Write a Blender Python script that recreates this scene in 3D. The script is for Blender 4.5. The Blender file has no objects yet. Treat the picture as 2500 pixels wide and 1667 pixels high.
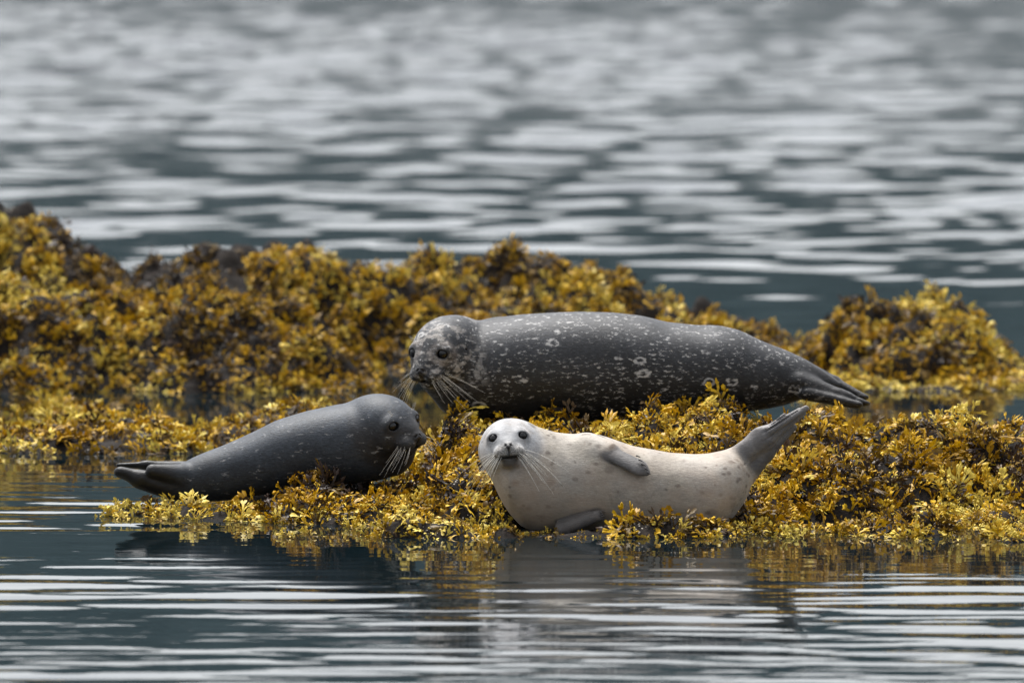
import bpy, math, random
import numpy as np
from mathutils import Vector, Matrix, Euler

random.seed(7)
RNG = np.random.default_rng(7)
scn = bpy.context.scene
C = scn.collection

# ------------------------------------------------------------------ camera
K = 19200.0            # focal length in pixels of the 2500 px wide photograph
CAM_H = 2.7
PITCH = math.atan(1179.5 / K)
cam_d = bpy.data.cameras.new("camera")
cam_d.sensor_width = 36.0
cam_d.lens = 36.0 * K / 2500.0
cam_d.clip_start = 0.5
cam_d.clip_end = 20000.0
cam_d.dof.use_dof = True
cam_d.dof.focus_distance = 32.0
cam_d.dof.aperture_fstop = 3.2
cam = bpy.data.objects.new("camera", cam_d)
cam.location = (0, 0, CAM_H)
cam.rotation_euler = (math.pi / 2 - PITCH, 0, 0)
C.objects.link(cam)
scn.camera = cam

# ------------------------------------------------------------------ world, sun, exposure
SUN_EL, SUN_AZ = math.radians(66), math.radians(-25)   # azimuth from +Y (behind the seals), towards -X
world = bpy.data.worlds.new("World")
scn.world = world
world.use_nodes = True
nt = world.node_tree
nt.nodes.clear()
wout = nt.nodes.new("ShaderNodeOutputWorld")
bg = nt.nodes.new("ShaderNodeBackground")
sky = nt.nodes.new("ShaderNodeTexSky")
sky.sky_type = 'NISHITA'
sky.sun_disc = False
sky.sun_elevation = SUN_EL
sky.sun_rotation = SUN_AZ
sky.air_density = 1.0
sky.dust_density = 2.0
sky.ozone_density = 1.0
hs = nt.nodes.new("ShaderNodeHueSaturation")
hs.inputs['Saturation'].default_value = 0.2
nt.links.new(sky.outputs[0], hs.inputs['Color'])
nt.links.new(hs.outputs[0], bg.inputs[0])
bg.inputs[1].default_value = 0.068
nt.links.new(bg.outputs[0], wout.inputs[0])

sun_d = bpy.data.lights.new("sun", 'SUN')
sun_d.energy = 1.5
sun_d.angle = math.radians(32)
sun_d.color = (1.0, 0.975, 0.94)
sun = bpy.data.objects.new("sun", sun_d)
sdir = Vector((math.sin(SUN_AZ) * math.cos(SUN_EL), math.cos(SUN_AZ) * math.cos(SUN_EL), math.sin(SUN_EL)))
sun.rotation_euler = sdir.to_track_quat('Z', 'Y').to_euler()
sun.location = sdir * 50
C.objects.link(sun)

scn.view_settings.view_transform = 'Standard'
scn.view_settings.look = 'None'
scn.view_settings.gamma = 1.0
scn.view_settings.use_curve_mapping = False
scn.view_settings.exposure = 1.82
try:
    scn.cycles.max_bounces = 6
    scn.cycles.use_denoising = True
except Exception:
    pass

# ------------------------------------------------------------------ helpers
CP, SP = math.cos(PITCH), math.sin(PITCH)

def P(u, v, Y):
    """world point seen at photograph pixel (u, v) at depth Y"""
    cx = (u - 1250.0) / K
    cy = -(v - 833.5) / K
    dy = CP + cy * SP
    dz = -SP + cy * CP
    t = Y / dy
    return np.array([cx * t, Y, CAM_H + dz * t])

def XZ(pts, Y):
    a = np.array([P(u, v, Y) for u, v in pts])
    return a[:, 0], a[:, 2]

def uX(u, Y):
    return (u - 1250.0) / K * Y

def sstep(a, b, x):
    t = np.clip((x - a) / (b - a), 0, 1)
    return t * t * (3 - 2 * t)

def hash3(i, j, k, seed=0):
    h = (i.astype(np.int64) * 374761393 + j.astype(np.int64) * 668265263 + k.astype(np.int64) * 2147483647 + seed * 974711) & 0xFFFFFFFF
    h = ((h ^ (h >> 13)) * 1274126177) & 0xFFFFFFFF
    h = ((h ^ (h >> 16)) * 2246822519) & 0xFFFFFFFF
    h = h ^ (h >> 15)
    return (h & 0xFFFFFF) / float(0xFFFFFF)

def vnoise(p, seed=0):
    """value noise, p (N,3) -> 0..1"""
    f = np.floor(p)
    i = f.astype(np.int64)
    t = p - f
    t = t * t * t * (t * (t * 6 - 15) + 10)
    r = 0
    for dx in (0, 1):
        wx = t[:, 0] if dx else 1 - t[:, 0]
        for dy in (0, 1):
            wy = t[:, 1] if dy else 1 - t[:, 1]
            for dz in (0, 1):
                wz = t[:, 2] if dz else 1 - t[:, 2]
                r = r + wx * wy * wz * hash3(i[:, 0] + dx, i[:, 1] + dy, i[:, 2] + dz, seed)
    return r

def fbm(p, octaves=4, seed=0, gain=0.5):
    s, a, n = 0, 1.0, 0
    for o in range(octaves):
        s = s + a * vnoise(p * (2.03 ** o) + 17.3 * o, seed + o)
        n += a
        a *= gain
    return s / n

def make_mesh(name, verts, quads=None, tris=None, smooth=True):
    me = bpy.data.meshes.new(name)
    nv = len(verts)
    loops, sizes = [], []
    if quads is not None and len(quads):
        loops.append(np.asarray(quads, np.int32).ravel()); sizes.append(np.full(len(quads), 4, np.int32))
    if tris is not None and len(tris):
        loops.append(np.asarray(tris, np.int32).ravel()); sizes.append(np.full(len(tris), 3, np.int32))
    loops = np.concatenate(loops); sizes = np.concatenate(sizes)
    starts = np.concatenate([[0], np.cumsum(sizes)[:-1]]).astype(np.int32)
    me.vertices.add(nv)
    me.vertices.foreach_set("co", np.asarray(verts, np.float32).ravel())
    me.loops.add(len(loops))
    me.loops.foreach_set("vertex_index", loops)
    me.polygons.add(len(sizes))
    me.polygons.foreach_set("loop_start", starts)
    me.polygons.foreach_set("use_smooth", np.full(len(sizes), smooth, bool))
    me.update(calc_edges=True)
    me.validate()
    return me

def fattr(me, name, vals):
    a = me.attributes.new(name, 'FLOAT', 'POINT')
    a.data.foreach_set("value", np.asarray(vals, np.float32))

def cattr(me, name, cols):
    a = me.attributes.new(name, 'FLOAT_COLOR', 'POINT')
    c = np.ones((len(cols), 4), np.float32)
    c[:, :3] = cols
    a.data.foreach_set("color", c.ravel())

def link(name, me, mat=None, parent=None, loc=None):
    o = bpy.data.objects.new(name, me)
    C.objects.link(o)
    if mat is not None and me is not None and not me.materials:
        me.materials.append(mat)
    if parent is not None:
        o.parent = parent
    if loc is not None:
        o.location = loc
    return o

def empty(name, loc, label, cat, group=None):
    o = bpy.data.objects.new(name, None)
    o.empty_display_size = 0.1
    C.objects.link(o)
    o.location = loc
    o['label'] = label
    o['category'] = cat
    if group:
        o['group'] = group
    return o

def new_mat(name):
    m = bpy.data.materials.new(name)
    m.use_nodes = True
    n = m.node_tree
    return m, n, n.nodes['Principled BSDF'], n.links

def nd(n, typ, **kw):
    x = n.nodes.new(typ)
    for k, v in kw.items():
        setattr(x, k, v)
    return x

def math_node(n, op, a, b=None, clamp=False):
    x = n.nodes.new('ShaderNodeMath')
    x.operation = op
    x.use_clamp = clamp
    for i, v in enumerate((a, b)):
        if v is None:
            continue
        if isinstance(v, (int, float)):
            x.inputs[i].default_value = v
        else:
            n.links.new(v, x.inputs[i])
    return x.outputs[0]

def ramp(n, src, stops, interp='LINEAR'):
    r = n.nodes.new('ShaderNodeValToRGB')
    r.color_ramp.interpolation = interp
    el = r.color_ramp.elements
    while len(el) > 1:
        el.remove(el[-1])
    el[0].position = stops[0][0]; el[0].color = (*stops[0][1], 1)
    for p, c in stops[1:]:
        e = el.new(p); e.color = (*c, 1)
    n.links.new(src, r.inputs[0])
    return r.outputs[0]

def mix_rgb(n, fac, a, b, mode='MIX'):
    x = n.nodes.new('ShaderNodeMix')
    x.data_type = 'RGBA'
    x.blend_type = mode
    for s, v in ((0, fac), (6, a), (7, b)):
        if isinstance(v, (int, float)):
            x.inputs[s].default_value = v
        elif isinstance(v, tuple):
            x.inputs[s].default_value = (*v, 1)
        else:
            n.links.new(v, x.inputs[s])
    return x.outputs[2]

# ------------------------------------------------------------------ materials
def water_material():
    m, n, b, L = new_mat("sea_water")
    b.inputs['Base Color'].default_value = (0.004, 0.010, 0.013, 1)
    b.inputs['Roughness'].default_value = 0.015
    b.inputs['IOR'].default_value = 1.333
    tc = nd(n, 'ShaderNodeNewGeometry')
    mp = nd(n, 'ShaderNodeMapping')
    mp.inputs['Scale'].default_value = (3.0, 9.0, 1.0)
    L.new(tc.outputs['Position'], mp.inputs[0])
    # wind ripples too fine to mesh roughen the open water beyond the rocks
    sx = nd(n, 'ShaderNodeSeparateXYZ')
    L.new(tc.outputs['Position'], sx.inputs[0])
    mr = nd(n, 'ShaderNodeMapRange')
    L.new(sx.outputs[1], mr.inputs[0])
    for i_, v_ in ((1, 42.0), (2, 90.0), (3, 0.015), (4, 0.135)):
        mr.inputs[i_].default_value = v_
    L.new(mr.outputs[0], b.inputs['Roughness'])
    no = nd(n, 'ShaderNodeTexNoise')
    no.inputs['Scale'].default_value = 1.6
    no.inputs['Detail'].default_value = 2.0
    L.new(mp.outputs[0], no.inputs['Vector'])
    bp = nd(n, 'ShaderNodeBump')
    bp.inputs['Strength'].default_value = 0.2
    bp.inputs['Distance'].default_value = 0.002
    L.new(no.outputs[0], bp.inputs['Height'])
    L.new(bp.outputs[0], b.inputs['Normal'])
    return m

def weed_material():
    m, n, b, L = new_mat("rockweed")
    hue = nd(n, 'ShaderNodeAttribute', attribute_name='hue')
    tip = nd(n, 'ShaderNodeAttribute', attribute_name='tip')
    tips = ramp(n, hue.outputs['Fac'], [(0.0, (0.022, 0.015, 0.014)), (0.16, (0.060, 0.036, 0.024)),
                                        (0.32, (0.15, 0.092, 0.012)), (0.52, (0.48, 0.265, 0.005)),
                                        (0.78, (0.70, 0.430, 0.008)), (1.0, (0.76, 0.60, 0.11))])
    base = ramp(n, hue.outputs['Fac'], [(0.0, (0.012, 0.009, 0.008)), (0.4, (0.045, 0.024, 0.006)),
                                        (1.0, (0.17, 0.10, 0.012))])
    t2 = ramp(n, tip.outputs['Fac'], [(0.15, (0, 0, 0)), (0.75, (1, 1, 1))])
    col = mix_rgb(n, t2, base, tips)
    geo = nd(n, 'ShaderNodeNewGeometry')
    no = nd(n, 'ShaderNodeTexNoise')
    no.inputs['Scale'].default_value = 60.0
    no.inputs['Detail'].default_value = 3.0
    L.new(geo.outputs['Position'], no.inputs['Vector'])
    var = ramp(n, no.outputs[0], [(0.3, (0.62, 0.58, 0.55)), (0.7, (1.25, 1.25, 1.25))])
    col = mix_rgb(n, 1.0, col, var, 'MULTIPLY')
    L.new(col, b.inputs['Base Color'])
    b.inputs['Roughness'].default_value = 0.42
    b.inputs['Specular IOR Level'].default_value = 0.22
    bp = nd(n, 'ShaderNodeBump')
    bp.inputs['Strength'].default_value = 0.5
    bp.inputs['Distance'].default_value = 0.004
    L.new(no.outputs[0], bp.inputs['Height'])
    L.new(bp.outputs[0], b.inputs['Normal'])
    tr = nd(n, 'ShaderNodeBsdfTranslucent')
    L.new(col, tr.inputs[0])
    mx = nd(n, 'ShaderNodeMixShader')
    mx.inputs[0].default_value = 0.09
    L.new(b.outputs[0], mx.inputs[1]); L.new(tr.outputs[0], mx.inputs[2])
    L.new(mx.outputs[0], n.nodes['Material Output'].inputs[0])
    return m

def rock_material():
    m, n, b, L = new_mat("wet_rock")
    geo = nd(n, 'ShaderNodeNewGeometry')
    no = nd(n, 'ShaderNodeTexNoise')
    no.inputs['Scale'].default_value = 14.0
    no.inputs['Detail'].default_value = 8.0
    no.inputs['Roughness'].default_value = 0.65
    L.new(geo.outputs['Position'], no.inputs['Vector'])
    col = ramp(n, no.outputs[0], [(0.30, (0.006, 0.005, 0.005)), (0.52, (0.015, 0.012, 0.010)), (0.75, (0.045, 0.035, 0.030))])
    vo = nd(n, 'ShaderNodeTexVoronoi')
    vo.inputs['Scale'].default_value = 75.0
    L.new(geo.outputs['Position'], vo.inputs['Vector'])
    n2 = nd(n, 'ShaderNodeTexNoise')
    n2.inputs['Scale'].default_value = 5.0
    L.new(geo.outputs['Position'], n2.inputs['Vector'])
    msk = math_node(n, 'MULTIPLY', math_node(n, 'LESS_THAN', vo.outputs['Distance'], 0.25),
                    math_node(n, 'GREATER_THAN', n2.outputs[0], 0.60))
    col = mix_rgb(n, msk, col, (0.46, 0.42, 0.36))
    L.new(col, b.inputs['Base Color'])
    b.inputs['Roughness'].default_value = 0.8
    b.inputs['Specular IOR Level'].default_value = 0.12
    bp = nd(n, 'ShaderNodeBump')
    bp.inputs['Strength'].default_value = 0.9
    bp.inputs['Distance'].default_value = 0.02
    L.new(no.outputs[0], bp.inputs['Height'])
    L.new(bp.outputs[0], b.inputs['Normal'])
    return m

def fur_material(name, kind):
    """kind: 'pale', 'plain', 'spotted'; base colour comes from the 'coat' attribute"""
    m, n, b, L = new_mat(name)
    ca = nd(n, 'ShaderNodeAttribute', attribute_name='coat')
    sk = nd(n, 'ShaderNodeAttribute', attribute_name='skin')
    geo = nd(n, 'ShaderNodeNewGeometry')
    mp = nd(n, 'ShaderNodeMapping')
    mp.inputs['Scale'].default_value = (0.36, 0.6, 1.0)
    L.new(geo.outputs['Position'], mp.inputs[0])
    def noise(scale, detail=4.0, rough=0.6, vec=mp.outputs[0]):
        x = nd(n, 'ShaderNodeTexNoise')
        x.inputs['Scale'].default_value = scale
        x.inputs['Detail'].default_value = detail
        x.inputs['Roughness'].default_value = rough
        L.new(vec, x.inputs['Vector'])
        return x.outputs[0]
    fine = noise(420.0, 3.0)
    mid = noise(34.0, 5.0)
    col = ca.outputs['Color']
    g = {'pale': (0.88, 1.12), 'plain': (0.72, 1.3), 'spotted': (0.65, 1.38)}[kind]
    fv = ramp(n, fine, [(0.3, (g[0],) * 3), (0.7, (g[1],) * 3)])
    col = mix_rgb(n, 1.0, col, fv, 'MULTIPLY')
    mv = ramp(n, mid, [(0.3, (0.84, 0.84, 0.85)), (0.7, (1.12, 1.11, 1.1))])
    col = mix_rgb(n, 1.0, col, mv, 'MULTIPLY')
    hair = ramp(n, noise(150.0, 2.0), [(0.36, (1 - (g[1] - 1) * .9,) * 3), (0.64, (1 + (g[1] - 1) * .9,) * 3)])
    col = mix_rgb(n, 1.0, col, hair, 'MULTIPLY')
    notskin = math_node(n, 'SUBTRACT', 1.0, sk.outputs['Fac'], True)
    if kind in ('spotted', 'plain'):
        # pale flecks drawn out along the hair, and broken pale rings
        fl = noise(95.0 if kind == 'spotted' else 62.0, 6.0, 0.7)
        lo, hi = (0.57, 0.63) if kind == 'spotted' else (0.60, 0.67)
        f1 = ramp(n, fl, [(lo, (0, 0, 0)), (hi, (1, 1, 1))])
        gate = ramp(n, noise(7.0, 2.0), [(0.33, (0, 0, 0)), (0.48, (1, 1, 1))])
        f1 = math_node(n, 'MULTIPLY', f1, gate)
        if kind == 'spotted':
            mp2 = nd(n, 'ShaderNodeMapping')
            mp2.inputs['Scale'].default_value = (0.62, 0.5, 1.0)
            L.new(geo.outputs['Position'], mp2.inputs[0])
            wob = nd(n, 'ShaderNodeTexNoise')
            wob.inputs['Scale'].default_value = 60.0
            wob.inputs['Detail'].default_value = 4.0
            L.new(mp2.outputs[0], wob.inputs['Vector'])
            add = nd(n, 'ShaderNodeVectorMath', operation='MULTIPLY_ADD')
            L.new(wob.outputs['Color'], add.inputs[0])
            add.inputs[1].default_value = (0.02, 0.02, 0.02)
            L.new(mp2.outputs[0], add.inputs[2])
            vo = nd(n, 'ShaderNodeTexVoronoi')
            vo.inputs['Scale'].default_value = 13.0
            L.new(add.outputs[0], vo.inputs['Vector'])
            d = math_node(n, 'ABSOLUTE', math_node(n, 'SUBTRACT', vo.outputs['Distance'], 0.19))
            ring = ramp(n, d, [(0.035, (1, 1, 1)), (0.075, (0, 0, 0))])
            brk = ramp(n, fl, [(0.42, (0, 0, 0)), (0.50, (1, 1, 1))])
            sep = nd(n, 'ShaderNodeSeparateColor')
            L.new(vo.outputs['Color'], sep.inputs[0])
            pick = math_node(n, 'GREATER_THAN', sep.outputs[0], 0.48)
            ring = math_node(n, 'MULTIPLY', math_node(n, 'MULTIPLY', ring, brk), pick)
            f1 = math_node(n, 'MAXIMUM', f1, ring)
        f1 = math_node(n, 'MULTIPLY', math_node(n, 'MULTIPLY', f1, notskin), 0.9 if kind == 'spotted' else 0.5)
        col = mix_rgb(n, f1, col, (0.46, 0.45, 0.44))
    else:
        fl = noise(52.0, 3.0, 0.6, geo.outputs['Position'])
        f1 = ramp(n, fl, [(0.58, (0, 0, 0)), (0.66, (1, 1, 1))])
        gate = ramp(n, noise(5.0, 2.0), [(0.46, (0, 0, 0)), (0.6, (1, 1, 1))])
        f1 = math_node(n, 'MULTIPLY', math_node(n, 'MULTIPLY', f1, gate), math_node(n, 'MULTIPLY', notskin, 0.6))
        col = mix_rgb(n, f1, col, (0.20, 0.155, 0.12))
        mp3 = nd(n, 'ShaderNodeMapping')
        mp3.inputs['Scale'].default_value = (0.75, 0.75, 1.0)
        L.new(geo.outputs['Position'], mp3.inputs[0])
        wv = nd(n, 'ShaderNodeTexNoise')
        wv.inputs['Scale'].default_value = 70.0
        L.new(mp3.outputs[0], wv.inputs['Vector'])
        av = nd(n, 'ShaderNodeVectorMath', operation='MULTIPLY_ADD')
        L.new(wv.outputs['Color'], av.inputs[0]); av.inputs[1].default_value = (0.014, 0.014, 0.014); L.new(mp3.outputs[0], av.inputs[2])
        vs = nd(n, 'ShaderNodeTexVoronoi')
        vs.inputs['Scale'].default_value = 17.0
        L.new(av.outputs[0], vs.inputs['Vector'])
        sp = ramp(n, vs.outputs['Distance'], [(0.20, (1, 1, 1)), (0.34, (0, 0, 0))])
        s3 = nd(n, 'ShaderNodeSeparateColor')
        L.new(vs.outputs['Color'], s3.inputs[0])
        sp = math_node(n, 'MULTIPLY', math_node(n, 'MULTIPLY', sp, math_node(n, 'MULTIPLY', s3.outputs[1], 1.1, True)), math_node(n, 'MULTIPLY', notskin, 0.95))
        gt = ramp(n, noise(3.4, 2.0, 0.5, geo.outputs['Position']), [(0.38, (0.1, 0.1, 0.1)), (0.60, (1, 1, 1))])
        col = mix_rgb(n, math_node(n, 'MULTIPLY', sp, gt), col, (0.09, 0.072, 0.06))
        bl = ramp(n, noise(4.2, 3.0, 0.55, geo.outputs['Position']), [(0.42, (0, 0, 0)), (0.62, (1, 1, 1))])
        bl = math_node(n, 'MULTIPLY', math_node(n, 'MULTIPLY', bl, notskin), 0.5)
        col = mix_rgb(n, bl, col, (0.42, 0.32, 0.24))
    L.new(col, b.inputs['Base Color'])
    ro = nd(n, 'ShaderNodeMapRange')
    L.new(sk.outputs['Fac'], ro.inputs[0])
    ro.inputs[3].default_value = 0.56 if kind != 'pale' else 0.62
    ro.inputs[4].default_value = 0.45
    L.new(ro.outputs[0], b.inputs['Roughness'])
    b.inputs['Specular IOR Level'].default_value = 0.38 if kind != 'pale' else 0.3
    b.inputs['Sheen Weight'].default_value = 0.05 if kind != 'pale' else 0.1
    b.inputs['Sheen Roughness'].default_value = 0.4
    bp = nd(n, 'ShaderNodeBump')
    bp.inputs['Strength'].default_value = 0.6
    bp.inputs['Distance'].default_value = 0.003
    L.new(noise(190.0, 3.0), bp.inputs['Height'])
    L.new(bp.outputs[0], b.inputs['Normal'])
    return m

def simple_mat(name, col, rough=0.5, coat=0.0, noise_amt=0.15, scale=80.0):
    m, n, b, L = new_mat(name)
    geo = nd(n, 'ShaderNodeNewGeometry')
    no = nd(n, 'ShaderNodeTexNoise')
    no.inputs['Scale'].default_value = scale
    L.new(geo.outputs['Position'], no.inputs['Vector'])
    v = ramp(n, no.outputs[0], [(0.3, (1 - noise_amt,) * 3), (0.7, (1 + noise_amt,) * 3)])
    L.new(mix_rgb(n, 1.0, col, v, 'MULTIPLY'), b.inputs['Base Color'])
    b.inputs['Roughness'].default_value = rough
    b.inputs['Coat Weight'].default_value = coat
    b.inputs['Coat Roughness'].default_value = 0.04
    return m

M_WATER = water_material()
M_WEED = weed_material()
M_ROCK = rock_material()
M_EYE = simple_mat("eye_dark", (0.007, 0.007, 0.008), 0.24, 0.0, 0.2, 200)
M_WHISKER = simple_mat("whisker_pale", (0.80, 0.77, 0.70), 0.4)
M_CLAW = simple_mat("claw_dark", (0.035, 0.030, 0.028), 0.35)
M_HILL = simple_mat("forest_hill", (0.030, 0.042, 0.046), 0.9, 0, 0.5, 0.05)
M_HILL.node_tree.nodes['Principled BSDF'].inputs['Specular IOR Level'].default_value = 0.0

# ------------------------------------------------------------------ sea
def build_sea():
    rows = []
    y = -200.0
    while y < 18: rows.append(y); y += 9 if y < 0 else 2.0
    y = 22.0
    while y < 175:
        rows.append(y)
        y += max(0.030, y * y / CAM_H * 1.27e-4 * 0.95)
    while y < 9000:
        rows.append(y); y *= 1.12
    rows = np.array(rows)
    s_in = np.linspace(-0.078, 0.078, 236)
    ds = s_in[1] - s_in[0]
    out = []
    s, d = 0.078, ds
    while s < 30:
        d *= 1.22; s += d; out.append(s)
    out = np.array(out)
    S = np.concatenate([-out[::-1], s_in, out])
    w = np.maximum(rows, 10.0)
    X = w[:, None] * S[None, :]
    Y = np.repeat(rows[:, None], len(S), 1)
    x, yv = X.ravel(), Y.ravel()
    z = np.zeros_like(x)
    rg = np.random.default_rng(11)
    win = (np.abs(x) < 0.16 * np.maximum(yv, 20)) & (yv > 20) & (yv < 176)
    xi, yi = x[win], yv[win]
    zi = np.zeros_like(xi)
    # slow wandering of the wave phase breaks up the regular trains
    q = np.stack([xi * 0.35, yi * 0.35, np.zeros_like(xi)], 1)
    w1 = fbm(q, 2, 40); w2 = fbm(q + 31.7, 2, 41)
    # sheltered near water: long crested ripples running to the viewer
    near = 1 - sstep(32.5, 44, yi)
    env = 0.30 + 1.2 * sstep(0.35, 0.7, fbm(np.stack([xi * 0.45, yi * 0.9, xi * 0], 1), 2, 5))
    calm = 1 - 0.52 * sstep(27.4, 30.3, yi) * (1 - sstep(40, 50, yi))
    zz = np.zeros_like(xi)
    for i in range(26):
        lam = float(np.exp(rg.uniform(math.log(0.15), math.log(0.62))))
        ang = rg.normal(0, 0.19) + math.pi / 2
        k = 2 * math.pi / lam
        slope = 0.0050
        ph = rg.uniform(0, 6.28)
        zz += slope / k * np.sin(k * (math.cos(ang) * xi + math.sin(ang) * yi) + ph + 5.0 * w1)
    zi += zz * near * env * calm
    # capillary ripples, finer, everywhere near
    zz = np.zeros_like(xi)
    for i in range(10):
        lam = rg.uniform(0.10, 0.2)
        ang = rg.normal(0, 0.22) + math.pi / 2
        k = 2 * math.pi / lam
        zz += 0.0018 / k * np.sin(k * (math.cos(ang) * xi + math.sin(ang) * yi) + rg.uniform(0, 6.28) + 7 * w2)
    zi += zz * near * (0.3 + 0.7 * calm) * (1 - sstep(34, 38, yi))
    # open water beyond the rocks: short crossed chop that grows with distance
    far = sstep(42, 60, yi)
    gust = 0.30 + 1.4 * fbm(np.stack([xi * 0.10, yi * 0.045, xi * 0], 1), 3, 9)
    zz = np.zeros_like(xi)
    for i in range(84):
        lam = float(np.exp(rg.uniform(math.log(0.34), math.log(3.2))))
        ang = rg.normal(0, 0.85) + math.pi / 2
        k = 2 * math.pi / lam
        zz += 0.0165 / k * np.sin(k * (math.cos(ang) * xi + math.sin(ang) * yi) + rg.uniform(0, 6.28) + 4.0 * w1)
    zi += zz * far * gust * (0.75 + 0.55 * sstep(60, 120, yi))
    z[win] = zi
    verts = np.stack([x, yv, z], 1)
    nr, nc = len(rows), len(S)
    idx = np.arange(nr * nc).reshape(nr, nc)
    q = np.stack([idx[:-1, :-1].ravel(), idx[:-1, 1:].ravel(), idx[1:, 1:].ravel(), idx[1:, :-1].ravel()], 1)
    o = link("water", make_mesh("water", verts, q), M_WATER)
    o['kind'] = 'structure'
    o['label'] = "grey rippled sea around the weedy rocks"
    print("sea quads", len(q))
build_sea()

def build_hills():
    # far part of the ring is a wooded shore: above the frame, seen only as its dark reflection
    a = np.linspace(-math.pi, math.pi, 460)  # full circle: the part behind the camera is added to darken the seal fronts
    r = np.linspace(0, 1, 24)
    A, R = np.meshgrid(a, r)
    D = 1500 + 900 * R
    X = D * np.sin(A); Y = D * np.cos(A)
    p = np.stack([np.cos(A.ravel()) * 6, R.ravel() * 2, np.sin(A.ravel()) * 6], 1)
    n1 = fbm(p, 4, 77).reshape(A.shape)
    ridge = (180 + 130 * n1)
    prof = np.sin(np.clip(R * 1.05, 0, 1) * math.pi / 2)
    n2 = fbm(np.stack([X.ravel() * 0.02, Y.ravel() * 0.02, X.ravel() * 0], 1), 3, 5).reshape(A.shape)
    Z = ridge * prof + 14 * n2 - 10
    v = np.stack([X.ravel(), Y.ravel(), Z.ravel()], 1)
    nr, nc = A.shape
    idx = np.arange(nr * nc).reshape(nr, nc)
    q = np.stack([idx[:-1, :-1].ravel(), idx[:-1, 1:].ravel(), idx[1:, 1:].ravel(), idx[1:, :-1].ravel()], 1)
    o = link("unseen_hill_ring", make_mesh("unseen_hill_ring", v, q), M_HILL)
    o['kind'] = 'structure'
build_hills()

# ------------------------------------------------------------------ signed distance modelling for the seals
def smin(a, b, k):
    h = np.maximum(k - np.abs(a - b), 0) / k
    return np.minimum(a, b) - h * h * k * 0.25

def smax(a, b, k):
    return -smin(-a, -b, k)

def ellip(q, c, r):
    d = q - np.array(c)
    r = np.array(r)
    k0 = np.linalg.norm(d / r, axis=1)
    k1 = np.linalg.norm(d / (r * r), axis=1) + 1e-9
    return k0 * (k0 - 1.0) / k1

def capsule(p, a, b, ra, rb, flat=None, ff=1.0):
    """tapered capsule, optionally flattened along the unit vector flat by the factor ff"""
    a = np.asarray(a, float); b = np.asarray(b, float)
    if flat is not None:
        n = np.asarray(flat, float); n = n / np.linalg.norm(n)
        sc = 1.0 / ff - 1.0
        mid = (a + b) / 2
        f = lambda w: w + np.outer(((w - mid) @ n), n) * sc
        p = f(p); a = f(a[None])[0]; b = f(b[None])[0]
    ab = b - a
    t = np.clip((p - a) @ ab / (ab @ ab), 0, 1)
    d = np.linalg.norm(p - a - t[:, None] * ab, axis=1) - (ra + (rb - ra) * t)
    return d * (ff if flat is not None else 1.0) ** 0.5

def smooth_profile(xs, vals, x0, x1, sig):
    g = np.linspace(x0, x1, 700)
    y = np.interp(g, xs, vals)
    dx = g[1] - g[0]
    n = max(1, int(3 * sig / dx))
    kx = np.arange(-n, n + 1) * dx
    kern = np.exp(-0.5 * (kx / sig) ** 2); kern /= kern.sum()
    yp = np.concatenate([y[0] - (y[1:n + 1][::-1] - y[0]), y, y[-1] + (y[-1] - y[-n - 1:-1][::-1])])
    return g, np.convolve(yp, kern, 'valid')

class Body:
    def __init__(self, top, bot, Y, ymax, sig=0.018, yoff=None):
        tx, tz = XZ(top, Y); bx, bz = XZ(bot, Y)
        self.Y = Y
        self.x0, self.x1 = max(tx[0], bx[0]), min(tx[-1], bx[-1])
        self.g, self.t = smooth_profile(tx, tz, self.x0, self.x1, sig)
        _, self.b = smooth_profile(bx, bz, self.x0, self.x1, sig)
        self.ymax = ymax
    def __call__(self, p):
        x = np.clip(p[:, 0], self.x0, self.x1)
        t = np.interp(x, self.g, self.t); b = np.interp(x, self.g, self.b)
        rz = np.maximum((t - b) / 2, 0.004); cz = (t + b) / 2
        ry = np.minimum(rz * 1.08, self.ymax)
        dy = (p[:, 1] - self.Y) / ry
        dz = (p[:, 2] - cz) / rz
        # belly side is a little fuller than an ellipse
        rr = (np.abs(dy) ** 2.15 + np.abs(dz) ** 2.15) ** (1 / 2.15)
        d = (rr - 1) * np.minimum(rz, ry)
        ex = np.abs(p[:, 0] - x)
        return np.where(ex > 0, np.sqrt(np.maximum(d, 0) ** 2 + ex ** 2) + np.minimum(d, 0) * 0, d)
    def bottom(self, x):
        return np.interp(x, self.g, self.b)

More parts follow.
